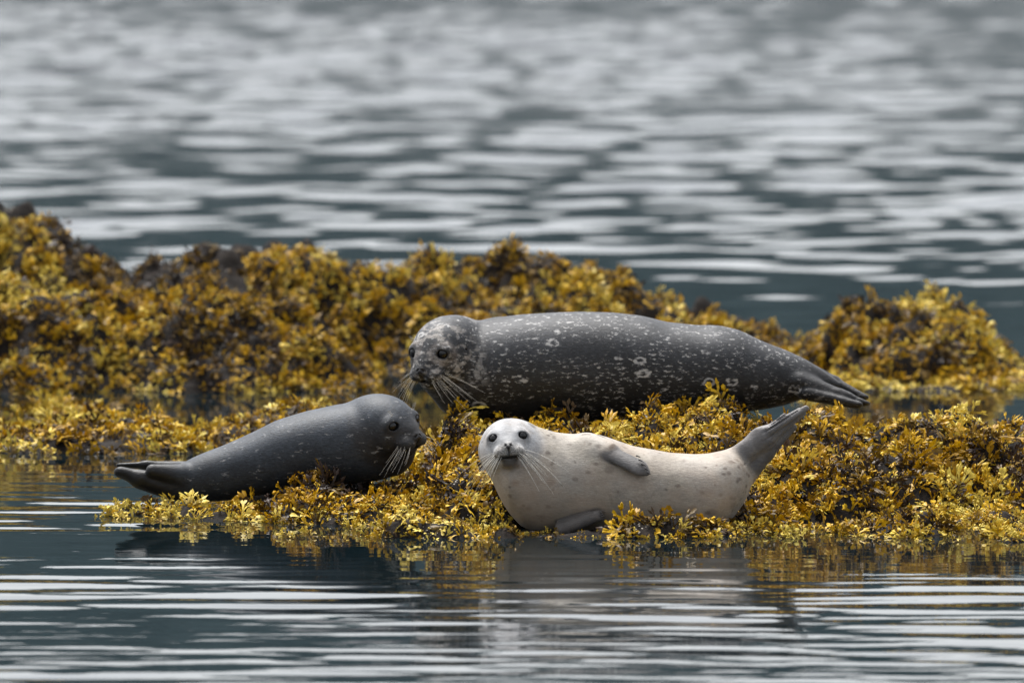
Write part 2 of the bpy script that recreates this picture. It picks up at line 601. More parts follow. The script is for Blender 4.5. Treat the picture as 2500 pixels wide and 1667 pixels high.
class Head:
    def __init__(self, c, yaw, pitch, roll, s, sq=1.0):
        """yaw 0 looks at the camera (-Y), positive yaw to picture right"""
        cy, sy = math.cos(yaw), math.sin(yaw)
        f = np.array([sy, -cy, 0.0]); side = np.array([cy, sy, 0.0]); up = np.array([0, 0, 1.0])
        cp_, sp_ = math.cos(pitch), math.sin(pitch)
        f, up = f * cp_ + up * sp_, up * cp_ - f * sp_
        cr, sr = math.cos(roll), math.sin(roll)
        side, up = side * cr + up * sr, up * cr - side * sr
        self.R = np.stack([side, f, up], 1)
        self.c = np.asarray(c, float); self.s = s
        self.sq = sq
    def loc(self, p):
        return (p - self.c) @ self.R / self.s
    def world(self, q):
        return np.asarray(q) @ self.R.T * self.s + self.c
    def __call__(self, p):
        q = self.loc(p)
        qa = q.copy(); qa[:, 0] = np.abs(qa[:, 0])
        d = ellip(q, (0, -0.004, 0.004), (0.103, 0.118, 0.097))
        d = smin(d, ellip(q, (0, -0.10, -0.03), (0.125, 0.13, 0.115)), 0.09)   # nape
        d = smin(d, ellip(qa, (0.048, 0.020, -0.050), (0.052, 0.075, 0.052)), 0.05)   # cheeks
        d = smin(d, ellip(q, (0, 0.056, 0.0), (0.070, 0.050, 0.056)), 0.035)
        d = smin(d, ellip(q, (0, 0.085, -0.020), (0.046, 0.070, 0.044)), 0.040)       # bridge
        d = smin(d, ellip(qa, (0.028, 0.124, -0.047), (0.037, 0.038, 0.030)), 0.016)  # whisker pads
        d = smin(d, ellip(q, (0, 0.152, -0.026), (0.0185, 0.017, 0.014)), 0.014)      # nose
        d = smin(d, ellip(q, (0, 0.090, -0.084), (0.036, 0.040, 0.026)), 0.020)       # chin
        d = smin(d, ellip(qa, (0.056, 0.078, 0.023), (0.030, 0.022, 0.026)), 0.024)   # lids
        eq = qa - np.array([0.0600, 0.0960, 0.020])
        eq = np.stack([eq[:, 0] * .97 - eq[:, 2] * .24, eq[:, 1], eq[:, 0] * .24 + eq[:, 2] * .97], 1)
        eye = ellip(eq, (0, 0, 0), (0.0198, 0.023, 0.0155))
        d = smax(d, -eye, 0.004)
        # mouth slit, nostrils, furrow between the pads, ear hole
        d = smax(d, -ellip(q, (0, 0.125, -0.0695), (0.052, 0.036, 0.0035)), 0.006)
        nq = qa - np.array([0.0105, 0.1655, -0.021])
        rot = np.stack([nq[:, 0] * 0.8 - nq[:, 2] * 0.6, nq[:, 1], nq[:, 0] * 0.6 + nq[:, 2] * 0.8], 1)
        d = smax(d, -ellip(rot, (0, 0, 0), (0.010, 0.012, 0.003)), 0.003)
        d = smax(d, -ellip(q, (0, 0.163, -0.046), (0.0022, 0.018, 0.014)), 0.004)
        d = smax(d, -ellip(qa, (0.103, 0.015, 0.012), (0.008, 0.0045, 0.009)), 0.004)
        return d * self.s

def surface_nets(f, lo, hi, fine_x, cx, cf, h):
    """extract f=0; x spacing is cf inside fine_x and cx outside, y and z spacing h"""
    xs = [lo[0]]
    while xs[-1] < hi[0]:
        xs.append(xs[-1] + (cf if fine_x[0] < xs[-1] < fine_x[1] else cx))
    xs = np.array(xs)
    ys = np.arange(lo[1], hi[1], h); zs = np.arange(lo[2], hi[2], h)
    st = 4
    def pad(a):
        n = (-(len(a) - 1)) % st
        return np.concatenate([a, a[-1] + (a[-1] - a[-2]) * np.arange(1, n + 1)])
    xs, ys, zs = pad(xs), pad(ys), pad(zs)
    nx, ny, nz = len(xs), len(ys), len(zs)
    gx, gy, gz = np.meshgrid(xs[::st], ys[::st], zs[::st], indexing='ij')
    cv = f(np.stack([gx.ravel(), gy.ravel(), gz.ravel()], 1)).reshape(gx.shape)
    mn = cv[:-1, :-1, :-1].copy(); mx = mn.copy()
    for a in (0, 1):
        for b in (0, 1):
            for c in (0, 1):
                s = cv[a:cv.shape[0] - 1 + a, b:cv.shape[1] - 1 + b, c:cv.shape[2] - 1 + c]
                mn = np.minimum(mn, s); mx = np.maximum(mx, s)
    thr = 0.022
    act = (mn < thr) & (mx > -thr)
    F = np.ones((nx, ny, nz)) * 1.0
    neg = (mx <= -thr)
    big = lambda m: np.repeat(np.repeat(np.repeat(m, st, 0), st, 1), st, 2)
    F[:-1, :-1, :-1][big(neg)] = -1.0
    A = np.zeros((nx, ny, nz), bool)
    ab = big(act)
    for a in (0, 1):
        for b in (0, 1):
            for c in (0, 1):
                A[a:a + nx - 1, b:b + ny - 1, c:c + nz - 1] |= ab
    I = np.argwhere(A)
    pts = np.stack([xs[I[:, 0]], ys[I[:, 1]], zs[I[:, 2]]], 1)
    F[I[:, 0], I[:, 1], I[:, 2]] = f(pts)
    neg = F < 0
    s = neg[:-1, :-1, :-1].astype(np.int8)
    cnt = np.zeros(s.shape, np.int8)
    for a in (0, 1):
        for b in (0, 1):
            for c in (0, 1):
                cnt += neg[a:nx - 1 + a, b:ny - 1 + b, c:nz - 1 + c]
    cell = (cnt > 0) & (cnt < 8)
    ci = np.argwhere(cell)
    vid = -np.ones(cell.shape, np.int64)
    vid[ci[:, 0], ci[:, 1], ci[:, 2]] = np.arange(len(ci))
    acc = np.zeros((len(ci), 3)); num = np.zeros(len(ci))
    corners = [(a, b, c) for a in (0, 1) for b in (0, 1) for c in (0, 1)]
    grid = (xs, ys, zs)
    for c0 in corners:
        for ax in range(3):
            if c0[ax]: continue
            c1 = list(c0); c1[ax] = 1
            i0 = ci + np.array(c0); i1 = ci + np.array(c1)
            f0 = F[i0[:, 0], i0[:, 1], i0[:, 2]]; f1 = F[i1[:, 0], i1[:, 1], i1[:, 2]]
            m = (f0 < 0) != (f1 < 0)
            t = np.where(m, f0 / np.where(f0 - f1 == 0, 1, f0 - f1), 0)
            p = np.stack([grid[k][i0[:, k]] for k in range(3)], 1)
            p1 = np.stack([grid[k][i1[:, k]] for k in range(3)], 1)
            acc += (p + (p1 - p) * t[:, None]) * m[:, None]
            num += m
    V = acc / num[:, None]
    quads = []
    for ax in range(3):
        o1, o2 = [(1, 2), (2, 0), (0, 1)][ax]
        sl0 = [slice(None)] * 3; sl1 = [slice(None)] * 3
        sl0[ax] = slice(0, -1); sl1[ax] = slice(1, None)
        a = neg[tuple(sl0)]; b = neg[tuple(sl1)]
        E = np.argwhere(a != b)
        ok = (E[:, o1] > 0) & (E[:, o2] > 0) & (E[:, o1] < cell.shape[o1]) & (E[:, o2] < cell.shape[o2]) & (E[:, ax] < cell.shape[ax])
        E = E[ok]
        inside = a[E[:, 0], E[:, 1], E[:, 2]]
        d1 = np.zeros(3, int); d1[o1] = 1
        d2 = np.zeros(3, int); d2[o2] = 1
        g = lambda e: vid[e[:, 0], e[:, 1], e[:, 2]]
        q = np.stack([g(E - d1 - d2), g(E - d2), g(E), g(E - d1)], 1)
        q[~inside] = q[~inside][:, ::-1]
        quads.append(q)
    quads = np.concatenate(quads)
    quads = quads[(quads >= 0).all(1)]
    e = 0.0012
    for it in range(3):
        f0 = f(V)
        G = np.stack([f(V + np.eye(3)[k] * e) - f(V - np.eye(3)[k] * e) for k in range(3)], 1) / (2 * e)
        g2 = (G * G).sum(1) + 1e-6
        step = G * (f0 / g2)[:, None]
        ln = np.linalg.norm(step, axis=1)
        step *= np.minimum(1, 0.003 / (ln + 1e-12))[:, None]
        V = V - step * 0.8
    return V, quads

def sphere_mesh(name, c, r, nu=18, nv=12):
    v = [(0, 0, 1)]
    for i in range(1, nv):
        t = math.pi * i / nv
        for j in range(nu):
            a = 2 * math.pi * j / nu
            v.append((math.sin(t) * math.cos(a), math.sin(t) * math.sin(a), math.cos(t)))
    v.append((0, 0, -1))
    q, tr = [], []
    for i in range(nv - 2):
        for j in range(nu):
            a = 1 + i * nu + j; b = 1 + i * nu + (j + 1) % nu
            q.append((a, a + nu, b + nu, b))
    for j in range(nu):
        tr.append((0, 1 + j, 1 + (j + 1) % nu))
        k = 1 + (nv - 2) * nu
        tr.append((len(v) - 1, k + (j + 1) % nu, k + j))
    return make_mesh(name, np.array(v) * r + np.array(c), q, tr)

def tube_mesh(name, pts, radii, sides=4):
    pts = np.asarray(pts, float)
    v = []
    for i, p in enumerate(pts):
        t = pts[min(i + 1, len(pts) - 1)] - pts[max(i - 1, 0)]
        t /= np.linalg.norm(t)
        a = np.cross(t, (0.3, 0.2, 1.0)); a /= np.linalg.norm(a)
        b = np.cross(t, a)
        for k in range(sides):
            w = 2 * math.pi * k / sides
            v.append(p + (a * math.cos(w) + b * math.sin(w)) * radii[i])
    q = []
    for i in range(len(pts) - 1):
        for k in range(sides):
            k2 = (k + 1) % sides
            q.append((i * sides + k, i * sides + k2, (i + 1) * sides + k2, (i + 1) * sides + k))
    return make_mesh(name, np.array(v), q)

def whiskers(root, base, head, rg, length=0.10, n=15, droop=1.0):
    for side in (-1, 1):
        for i in range(n):
            row = i % 3; colm = i // 3
            st = np.array([side * (0.026 + 0.007 * colm + rg.normal(0, .001)), 0.148 - 0.010 * colm - 0.003 * row, -0.038 - 0.0085 * row])
            out = np.array([side * (0.60 + 0.10 * colm), 0.50 - 0.13 * colm, -0.42 - 0.20 * row + rg.normal(0, .16)])
            out /= np.linalg.norm(out)
            Ln = length * rg.uniform(0.6, 1.15) * (0.75 + 0.1 * colm)
            pts = []
            for t in np.linspace(0, 1, 9):
                p = st + out * Ln * t + np.array([side * 0.10, -0.30, -0.34 * droop]) * Ln * t * t
                pts.append(head.world(p) - base)
            rad = 0.00080 * (1 - 0.65 * np.linspace(0, 1, 9))
            link("whisker", tube_mesh("whisker", pts, rad), M_WHISKER, root)
        for i in range(3):     # brow hairs
            st = np.array([side * (0.048 + 0.006 * i), 0.083, 0.050])
            pts = [head.world(st + np.array([side * .1, .35, .5]) * 0.05 * t + np.array([side * .2, -.3, .1]) * 0.05 * t * t) - base for t in np.linspace(0, 1, 6)]
            link("brow_hair", tube_mesh("brow_hair", pts, 0.0007 * (1 - 0.6 * np.linspace(0, 1, 6))), M_WHISKER, root)

def head_coat(col, skin, q, tone_nose, tone_ring, tone_light, k=1.0):
    qa = q.copy(); qa[:, 0] = np.abs(qa[:, 0])
    de = np.linalg.norm((qa - np.array([0.0600, 0.092, 0.020])) / np.array([1.15, 1, 0.9]), axis=1)
    light = np.exp(-((de - 0.040) / 0.010) ** 2) * 0.45 * k * (q[:, 1] > 0.02)
    col[:] = col * (1 - light[:, None]) + np.array(tone_light) * light[:, None]
    ring = 1 - sstep(0.019, 0.027, de)
    col[:] = col * (1 - ring[:, None] * .85) + np.array(tone_ring) * (ring[:, None] * .85)
    dn = np.linalg.norm((q - np.array([0, 0.166, -0.020])) / np.array([1.1, 1.0, 0.85]), axis=1)
    vee = np.abs(qa[:, 0] - (q[:, 2] + 0.036) * 0.62) < 0.0046
    nose = (1 - sstep(0.020, 0.026, dn)) * vee
    nose = np.maximum(nose, 0.35 * (1 - sstep(0.012, 0.022, dn)))
    fur = np.exp(-(q[:, 0] / 0.004) ** 2) * (q[:, 1] > 0.13) * sstep(-0.075, -0.065, q[:, 2]) * (1 - sstep(-.025, -.02, q[:, 2]))
    nose = np.maximum(nose, fur * .9)
    nost = 1 - sstep(0.003, 0.0075, np.abs((qa[:, 0] - 0.0105) * 0.6 + (q[:, 2] + 0.021) * -0.8))
    col[:] = col * (1 - nose[:, None]) + np.array(tone_nose) * nose[:, None]
    skin[:] = np.maximum(skin, np.maximum(nose, ring))
    # whisker follicles and mouth line
    pad = (1 - sstep(0.02, 0.042, np.linalg.norm((qa - np.array([0.030, 0.148, -0.048])), axis=1)))
    dots = (vnoise(q * 260, 8) > 0.60) * pad * 0.6
    col[:] = col * (1 - dots[:, None]) + np.array(tone_nose) * dots[:, None]
    mouth = (np.abs(q[:, 2] + 0.0700) < 0.0065) & (q[:, 1] > 0.09) & (qa[:, 0] < 0.052)
    col[mouth] = np.array(tone_nose) * 0.9
    under = sstep(-0.072, -0.080, q[:, 2]) * 0
    ear = 1 - sstep(0.008, 0.013, np.linalg.norm(qa - np.array([0.101, 0.015, 0.012]), axis=1))
    col[:] = col * (1 - ear[:, None] * .8) + np.array(tone_nose) * ear[:, None] * .8

SEALS = []
GROUP = "harbour seals hauled out on the weedy reef"

def build_seal(name, label, f, body, head, lo, hi, base, coat_fn, mat, cf=0.0038, cx=0.0075, h=0.0046, eye_dy=0.0, wl=0.1, wn=15, droop=1.0, seed=1):
    base = np.array(base)
    root = empty(name, base, label, "seal", GROUP)
    hx = head.c[0]
    V, Q = surface_nets(f, lo, hi, (hx - 0.17 * head.s, hx + 0.19 * head.s), cx, cf, h)
    q = head.loc(V)
    col, skin = coat_fn(V, q)
    me = make_mesh("body", V - base, Q)
    cattr(me, 'coat', np.clip(col, 0.004, 1)); fattr(me, 'skin', np.clip(skin, 0, 1))
    link("body", me, mat, root)
    for sd in (-1, 1):
        c = head.world(np.array([sd * 0.0580, 0.0860 + eye_dy, 0.020])) - base
        link("eye", sphere_mesh("eye", c, 0.0198 * head.s), M_EYE, root)
    whiskers(root, base, head, np.random.default_rng(seed), wl, wn, droop)
    SEALS.append((f, body, lo, hi))
    print(name, "verts", len(V))
    return root

def slab(p, a, b, ra, rb, thin=0.12):
    t = np.asarray(b) - np.asarray(a)
    n = np.array([-t[2], 0, t[0]]); n /= np.linalg.norm(n)
    return capsule(p, a, b, ra, rb, n, thin)

# ---- pale young seal at the water's edge
def pale_seal():
    Y = 31.65
    top = [(1178, 1085), (1194, 1060), (1230, 1045), (1299, 1044), (1319, 1051), (1355, 1060), (1388, 1060), (1432, 1058), (1457, 1060),
           (1483, 1067), (1508, 1076), (1546, 1089), (1585, 1096), (1636, 1105), (1697, 1109), (1730, 1107), (1763, 1100),
           (1800, 1105), (1825, 1125), (1840, 1160)]
    bot = [(1178, 1112), (1194, 1155), (1207, 1186), (1222, 1219), (1243, 1252), (1273, 1285), (1320, 1302), (1500, 1306), (1700, 1303),
           (1752, 1297), (1775, 1280), (1798, 1252), (1819, 1224), (1832, 1196), (1840, 1166)]
    body = Body(top, bot, Y, 0.185, sig=0.010)
    hc = P(1243, 1084, Y - 0.10)
    head = Head(hc, math.radians(-2), math.radians(10), math.radians(5.5), 0.97)
    n_up = (0.2, -0.75, 0.6)
    fa = P(1462, 1093, Y - 0.120); fb = P(1560, 1141, Y - 0.19)
    f2a = P(1375, 1288, Y - 0.15); f2b = P(1460, 1258, Y - 0.195)
    # hind flippers, pressed together and lifted
    r0 = P(1800, 1118, Y)
    r1 = P(1860, 1072, Y - 0.02); r2 = P(1955, 1006, Y - 0.03)
    s0 = P(1822, 1165, Y + 0.02); s1 = P(1868, 1105, Y + 0.01); s2 = P(1938, 1042, Y)
    fl = np.array([0.30, 0.85, 0.35])
    def f(p):
        d = body(p)
        nk = capsule(p, P(1262, 1100, Y - 0.05), P(1345, 1165, Y), 0.112, 0.165)
        d = smin(d, nk, 0.05)
        d = smin(d, head(p), 0.030)
        # shoulder blade and fore flipper on the upper side
        a = capsule(p, fa, fb, 0.034, 0.037, n_up, 0.50)
        a = smin(a, capsule(p, fb, P(1577, 1152, Y - .192), 0.030, 0.018, n_up, 0.38), 0.01)
        d = smin(d, capsule(p, P(1432, 1095, Y - .06), P(1485, 1100, Y - .12), 0.045, 0.030), 0.06)
        d = smin(d, a, 0.008)
        b2 = capsule(p, f2a, f2b, 0.034, 0.024, (0.3, -0.8, 0.5), 0.5)
        d = smin(d, b2, 0.008)
        g1 = capsule(p, r0, r1, 0.048, 0.043, fl, 0.75)
        g1 = smin(g1, capsule(p, r1, r2, 0.042, 0.020, fl, 0.40), 0.03)
        g1 = smin(g1, capsule(p, P(1880, 1052, Y - .05), P(1916, 1015, Y - .05), 0.020, 0.012, fl, 0.5), 0.012)
        g1 = smin(g1, capsule(p, P(1885, 1048, Y - .055), P(1968, 996, Y - .05), 0.016, 0.012, fl, 0.6), 0.008)
        g2 = capsule(p, s0, s1, 0.038, 0.034, fl, 0.7)
        g2 = smin(g2, capsule(p, s1, s2, 0.032, 0.014, fl, 0.40), 0.02)
        d = smin(d, g1, 0.030)
        d = smin(d, g2, 0.014)
        # furrows between the toes
        yy = Y - 0.068
        for (a, b, ra) in (((1836, 1122), (1935, 1052), 0.040), ((1872, 1052), (1948, 1004), 0.022), ((1868, 1074), (1955, 1022), 0.020),
                           ((1880, 1040), (1925, 1008), 0.020), ((1834, 1128), (1838, 1175), 0.030)):
            d = smax(d, -slab(p, P(*a, yy), P(*b, yy), ra, ra * .8, 0.15), 0.006)
        for k in range(3):
            a = P(1522 + 12 * k, 1112 + 9 * k, Y - 0.228); b = P(1562 + 9 * k, 1131 + 9 * k, Y - 0.228)
            d = smax(d, -slab(p, a, b, 0.022, 0.022, 0.13), 0.005)
        return d
    def coat(V, q):
        n = len(V)
        col = np.tile(np.array([0.44, 0.40, 0.35]), (n, 1))
        skin = np.zeros(n)
        nz = fbm(V * 9, 4, 3)
        dl = sstep(0.40, 0.75, fbm(V * np.array([5, 5, 7]), 3, 21))
        col = col * (1 - 0.22 * dl[:, None] * np.array([0.9, 0.95, 1.15]))
        grey = sstep(0.45, 0.62, nz)[:, None] * 0.16
        col = col * (1 - grey)
        # duller, greenish grey chest and belly: dirt plus painted-in shade
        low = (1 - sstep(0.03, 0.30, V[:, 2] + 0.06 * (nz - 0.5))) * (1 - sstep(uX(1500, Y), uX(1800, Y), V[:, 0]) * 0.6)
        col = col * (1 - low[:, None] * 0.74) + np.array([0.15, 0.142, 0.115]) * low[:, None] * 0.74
        # scattered grey brown freckles, thickest towards the hips, and rusty stains on chest and flank
        rg = np.random.default_rng(77)
        wgt = 0.25 + sstep(uX(1560, Y), uX(1760, Y), V[:, 0]) + 0.5 * np.exp(-((V[:, 0] - uX(1330, Y)) / 0.12) ** 2)
        cid = rg.choice(n, 330, p=wgt / wgt.sum())
        for c in cid:
            rad = rg.uniform(0.004, 0.0115)
            dv_ = (V - V[c]) / np.array([1.25, 1.0, 0.9])
            near = np.abs(dv_[:, 0]) < 0.03
            dd_ = np.linalg.norm(dv_[near], axis=1) + 0.003 * (nz[near] - 0.5)
            m_ = (1 - sstep(rad * 0.5, rad * 1.25, dd_)) * rg.uniform(0.45, 0.95)
            col[near] = col[near] * (1 - m_[:, None]) + np.array([0.11, 0.088, 0.072]) * m_[:, None]
        for (u_, v_, r_, a_) in ((1258, 1170, .020, .55), (1347, 1168, .022, .5), (1300, 1200, .03, .3), (1330, 1140, .05, .15), (1700, 1150, .07, .22), (1720, 1195, .04, .3), (1620, 1130, .09, .16), (1690, 1235, .022, .5)):
            cc = P(u_, v_, Y)
            dd_ = np.hypot(V[:, 0] - cc[0], (V[:, 2] - cc[2]) * 1.3)
            m_ = (1 - sstep(r_ * .3, r_ * 1.3, dd_ + 0.5 * r_ * (fbm(V * 40, 3, 88) - .5))) * a_ * (V[:, 1] < Y)
            col = col * (1 - m_[:, None]) + np.array([0.24, 0.165, 0.115]) * m_[:, None]
        hd = (1 - sstep(0.10, 0.17, np.linalg.norm(q - np.array([0, .03, 0]), axis=1)))[:, None]
        col = col * (1 - hd) + np.array([0.43, 0.435, 0.445]) * hd
        crown = np.exp(-((q[:, 0] / 0.022) ** 2)) * sstep(0.0, 0.03, q[:, 2]) * (q[:, 1] > 0.0)
        brow = np.exp(-(((np.abs(q[:, 0]) - 0.03) / 0.012) ** 2 + ((q[:, 2] - 0.052) / 0.014) ** 2)) * (q[:, 1] > 0)
        eyg = np.exp(-(((np.abs(q[:, 0]) - 0.062) / 0.030) ** 2 + ((q[:, 2] - 0.016) / 0.028) ** 2)) * (q[:, 1] > 0.02)
        col = col * (1 - 0.25 * crown[:, None]) * (1 - 0.42 * eyg[:, None]) + 0.10 * brow[:, None]
        # flippers: bare-looking grey skin
        rear = sstep(-0.012, 0.03, (V[:, 0] - uX(1808, Y)) * 0.80 + (V[:, 2] - P(1808, 1120, Y)[2]) * 0.62)
        rear = np.clip(rear + 0.30 * (nz - 0.5) * (rear > 0) * (rear < 1), 0, 1)
        cd = np.minimum(capsule(V, fa + (fb - fa) * 0.30, fb, 0.030, 0.036, n_up, 0.45), capsule(V, fb, P(1580, 1153, Y - .192), 0.034, 0.02, n_up, 0.42))
        fore = 1 - sstep(0.006, 0.014, cd)
        cd2 = capsule(V, f2a, f2b, 0.034, 0.024, (0.3, -0.8, 0.5), 0.5)
        fore2 = 1 - sstep(0.005, 0.012, cd2)
        g = np.maximum(rear, np.maximum(fore, fore2 * 1.0))[:, None]
        rr_ = rear[:, None]
        gc = np.where(fore2[:, None] > 0.1, 0.075, 0.115) * np.array([1.0, 0.98, 0.98])
        gc = gc * (1 - rr_) + rr_ * np.array([0.20, 0.19, 0.185]) * (1 - 0.35 * sstep(0, .04, (V[:, 0] - uX(1850, Y)) * 0.62 - (V[:, 2] - P(1850, 1105, Y)[2]) * 0.78))[:, None]  # lower hind flipper darkened, shade put into the skin colour
        gc = gc * (0.75 + 0.5 * fbm(V * 28, 3, 6))[:, None]
        col = col * (1 - g) + gc * g
        skin = g[:, 0] * 0.8
        head_coat(col, skin, q, (0.05, 0.045, 0.045), (0.10, 0.10, 0.105), (0.70, 0.70, 0.71), 0.0)
        # chin and lower lip darker: mostly shade put into the colour, some wet dirt
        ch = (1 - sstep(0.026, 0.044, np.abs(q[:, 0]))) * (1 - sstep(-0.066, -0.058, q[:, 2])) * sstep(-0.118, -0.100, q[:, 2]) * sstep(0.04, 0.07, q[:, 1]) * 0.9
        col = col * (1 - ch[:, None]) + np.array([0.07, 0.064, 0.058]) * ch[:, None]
        return col, skin
    base = P(1500, 1300, Y)
    base[2] = 0.0
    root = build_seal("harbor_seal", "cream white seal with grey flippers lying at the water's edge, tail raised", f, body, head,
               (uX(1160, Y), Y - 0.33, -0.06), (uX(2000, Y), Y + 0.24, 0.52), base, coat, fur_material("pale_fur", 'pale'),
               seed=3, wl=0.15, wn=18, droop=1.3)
    # claws of the two fore flippers
    for i in range(5):
        t = i / 4
        u0 = 1553 + 25 * t; v0 = 1112 + 40 * t
        a = P(u0, v0, Y - 0.200); b = P(u0 + 12, v0 + 5 + 2 * t, Y - 0.206)
        link("claw", tube_mesh("claw", [a - base, (a + b) / 2 - base + np.array([0, -0.003, 0.001]), b - base], [0.0032, 0.0026, 0.0006], 5), M_CLAW, root)
    for i in range(5):
        t = i / 4
        a = P(1463 + 4 * t, 1248 + 20 * t, Y - 0.212); b = P(1479 + 1 * t, 1245 + 20 * t, Y - 0.218)
        link("claw", tube_mesh("claw", [a - base, (a + b) / 2 - base, b - base], [0.0028, 0.0022, 0.0006], 5), M_CLAW, root)
pale_seal()

# ---- grey seal on the left, head to the right, tail over the water
def grey_seal():
    Y = 32.55
    top = [(372, 1168), (400, 1152), (439, 1136), (457, 1123), (495, 1106), (546, 1087), (623, 1052), (674, 1026), (750, 1003), (836, 985), (880, 986), (910, 996),
           (950, 1015), (985, 1040), (1008, 1070)]
    bot = [(372, 1178), (400, 1208), (430, 1222), (457, 1226), (550, 1222), (650, 1205), (750, 1190), (850, 1180), (930, 1172), (985, 1150), (1008, 1100)]
    body = Body(top, bot, Y, 0.20)
    hc = P(944, 1037, Y - 0.06)
    head = Head(hc, math.radians(46), math.radians(-4), math.radians(10), 1.12)
    fl = np.array([0.1, 0.45, 0.85])
    def f(p):
        d = body(p)
        d = smin(d, capsule(p, P(880, 1072, Y), P(945, 1076, Y - .01), 0.130, 0.105), 0.04)
        d = smin(d, capsule(p, P(950, 1085, Y - .01), P(968, 1112, Y - .02), 0.095, 0.07), 0.04)
        d = smin(d, head(p), 0.018)
        # tail stump and the two hind flippers
        d = smin(d, capsule(p, P(440, 1160, Y - 0.06), P(372, 1148, Y - 0.09), 0.048, 0.026), 0.025)
        g = capsule(p, P(425, 1194, Y - 0.03), P(345, 1172, Y - 0.05), 0.058, 0.046, fl, 0.80)
        g = smin(g, capsule(p, P(345, 1168, Y - 0.05), P(297, 1153, Y - 0.05), 0.044, 0.032, fl, 0.70), 0.02)
        d = smin(d, g, 0.016)
        g2 = capsule(p, P(450, 1143, Y + 0.07), P(360, 1137, Y + 0.07), 0.040, 0.026, fl, 0.7)
        g2 = smin(g2, capsule(p, P(360, 1136, Y + 0.07), P(292, 1136, Y + 0.06), 0.024, 0.014, fl, 0.6), 0.02)
        d = smin(d, g2, 0.010)
        return d
    def coat(V, q):
        n = len(V)
        base = np.array([0.036, 0.044, 0.056])
        nz = fbm(V * 7, 4, 13)
        col = base * (0.55 + 0.9 * nz)[:, None]
        # dark mask over the side of the face and throat
        r = np.linalg.norm(q, axis=1)
        mask = (1 - sstep(0.15, 0.19, r)) * (1 - sstep(-0.03, 0.065, q[:, 2] - 0.02 + 0.05 * (nz - .5))) * 0.9
        mask = np.maximum(mask, (1 - sstep(0.19, 0.22, r)) * np.exp(-((q[:, 1] + 0.10) / 0.035) ** 2) * 0.6 * (q[:, 2] < 0.03))
        col = col * (1 - mask[:, None]) + np.array([0.020, 0.018, 0.018]) * mask[:, None]
        low = (1 - sstep(0.10, 0.28, V[:, 2] - 0.10 * sstep(uX(430, Y), uX(900, Y), V[:, 0]))) * 0.35  # underside darkened with height, shade put into the coat
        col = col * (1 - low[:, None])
        fx = 1 - sstep(uX(395, Y), uX(462, Y), V[:, 0] + 0.05 * (nz - 0.5))
        col = col * (1 - fx[:, None]) + np.array([0.012, 0.012, 0.013]) * fx[:, None]
        skin = fx * 0.8
        head_coat(col, skin, q, (0.020, 0.018, 0.018), (0.022, 0.02, 0.02), (0.08, 0.08, 0.085), 0.35)
        return col, skin
    base = P(700, 1200, Y); base[2] = 0.08
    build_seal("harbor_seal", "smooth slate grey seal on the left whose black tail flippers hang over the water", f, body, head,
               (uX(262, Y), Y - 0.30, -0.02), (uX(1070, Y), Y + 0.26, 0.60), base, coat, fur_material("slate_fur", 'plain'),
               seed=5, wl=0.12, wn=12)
grey_seal()

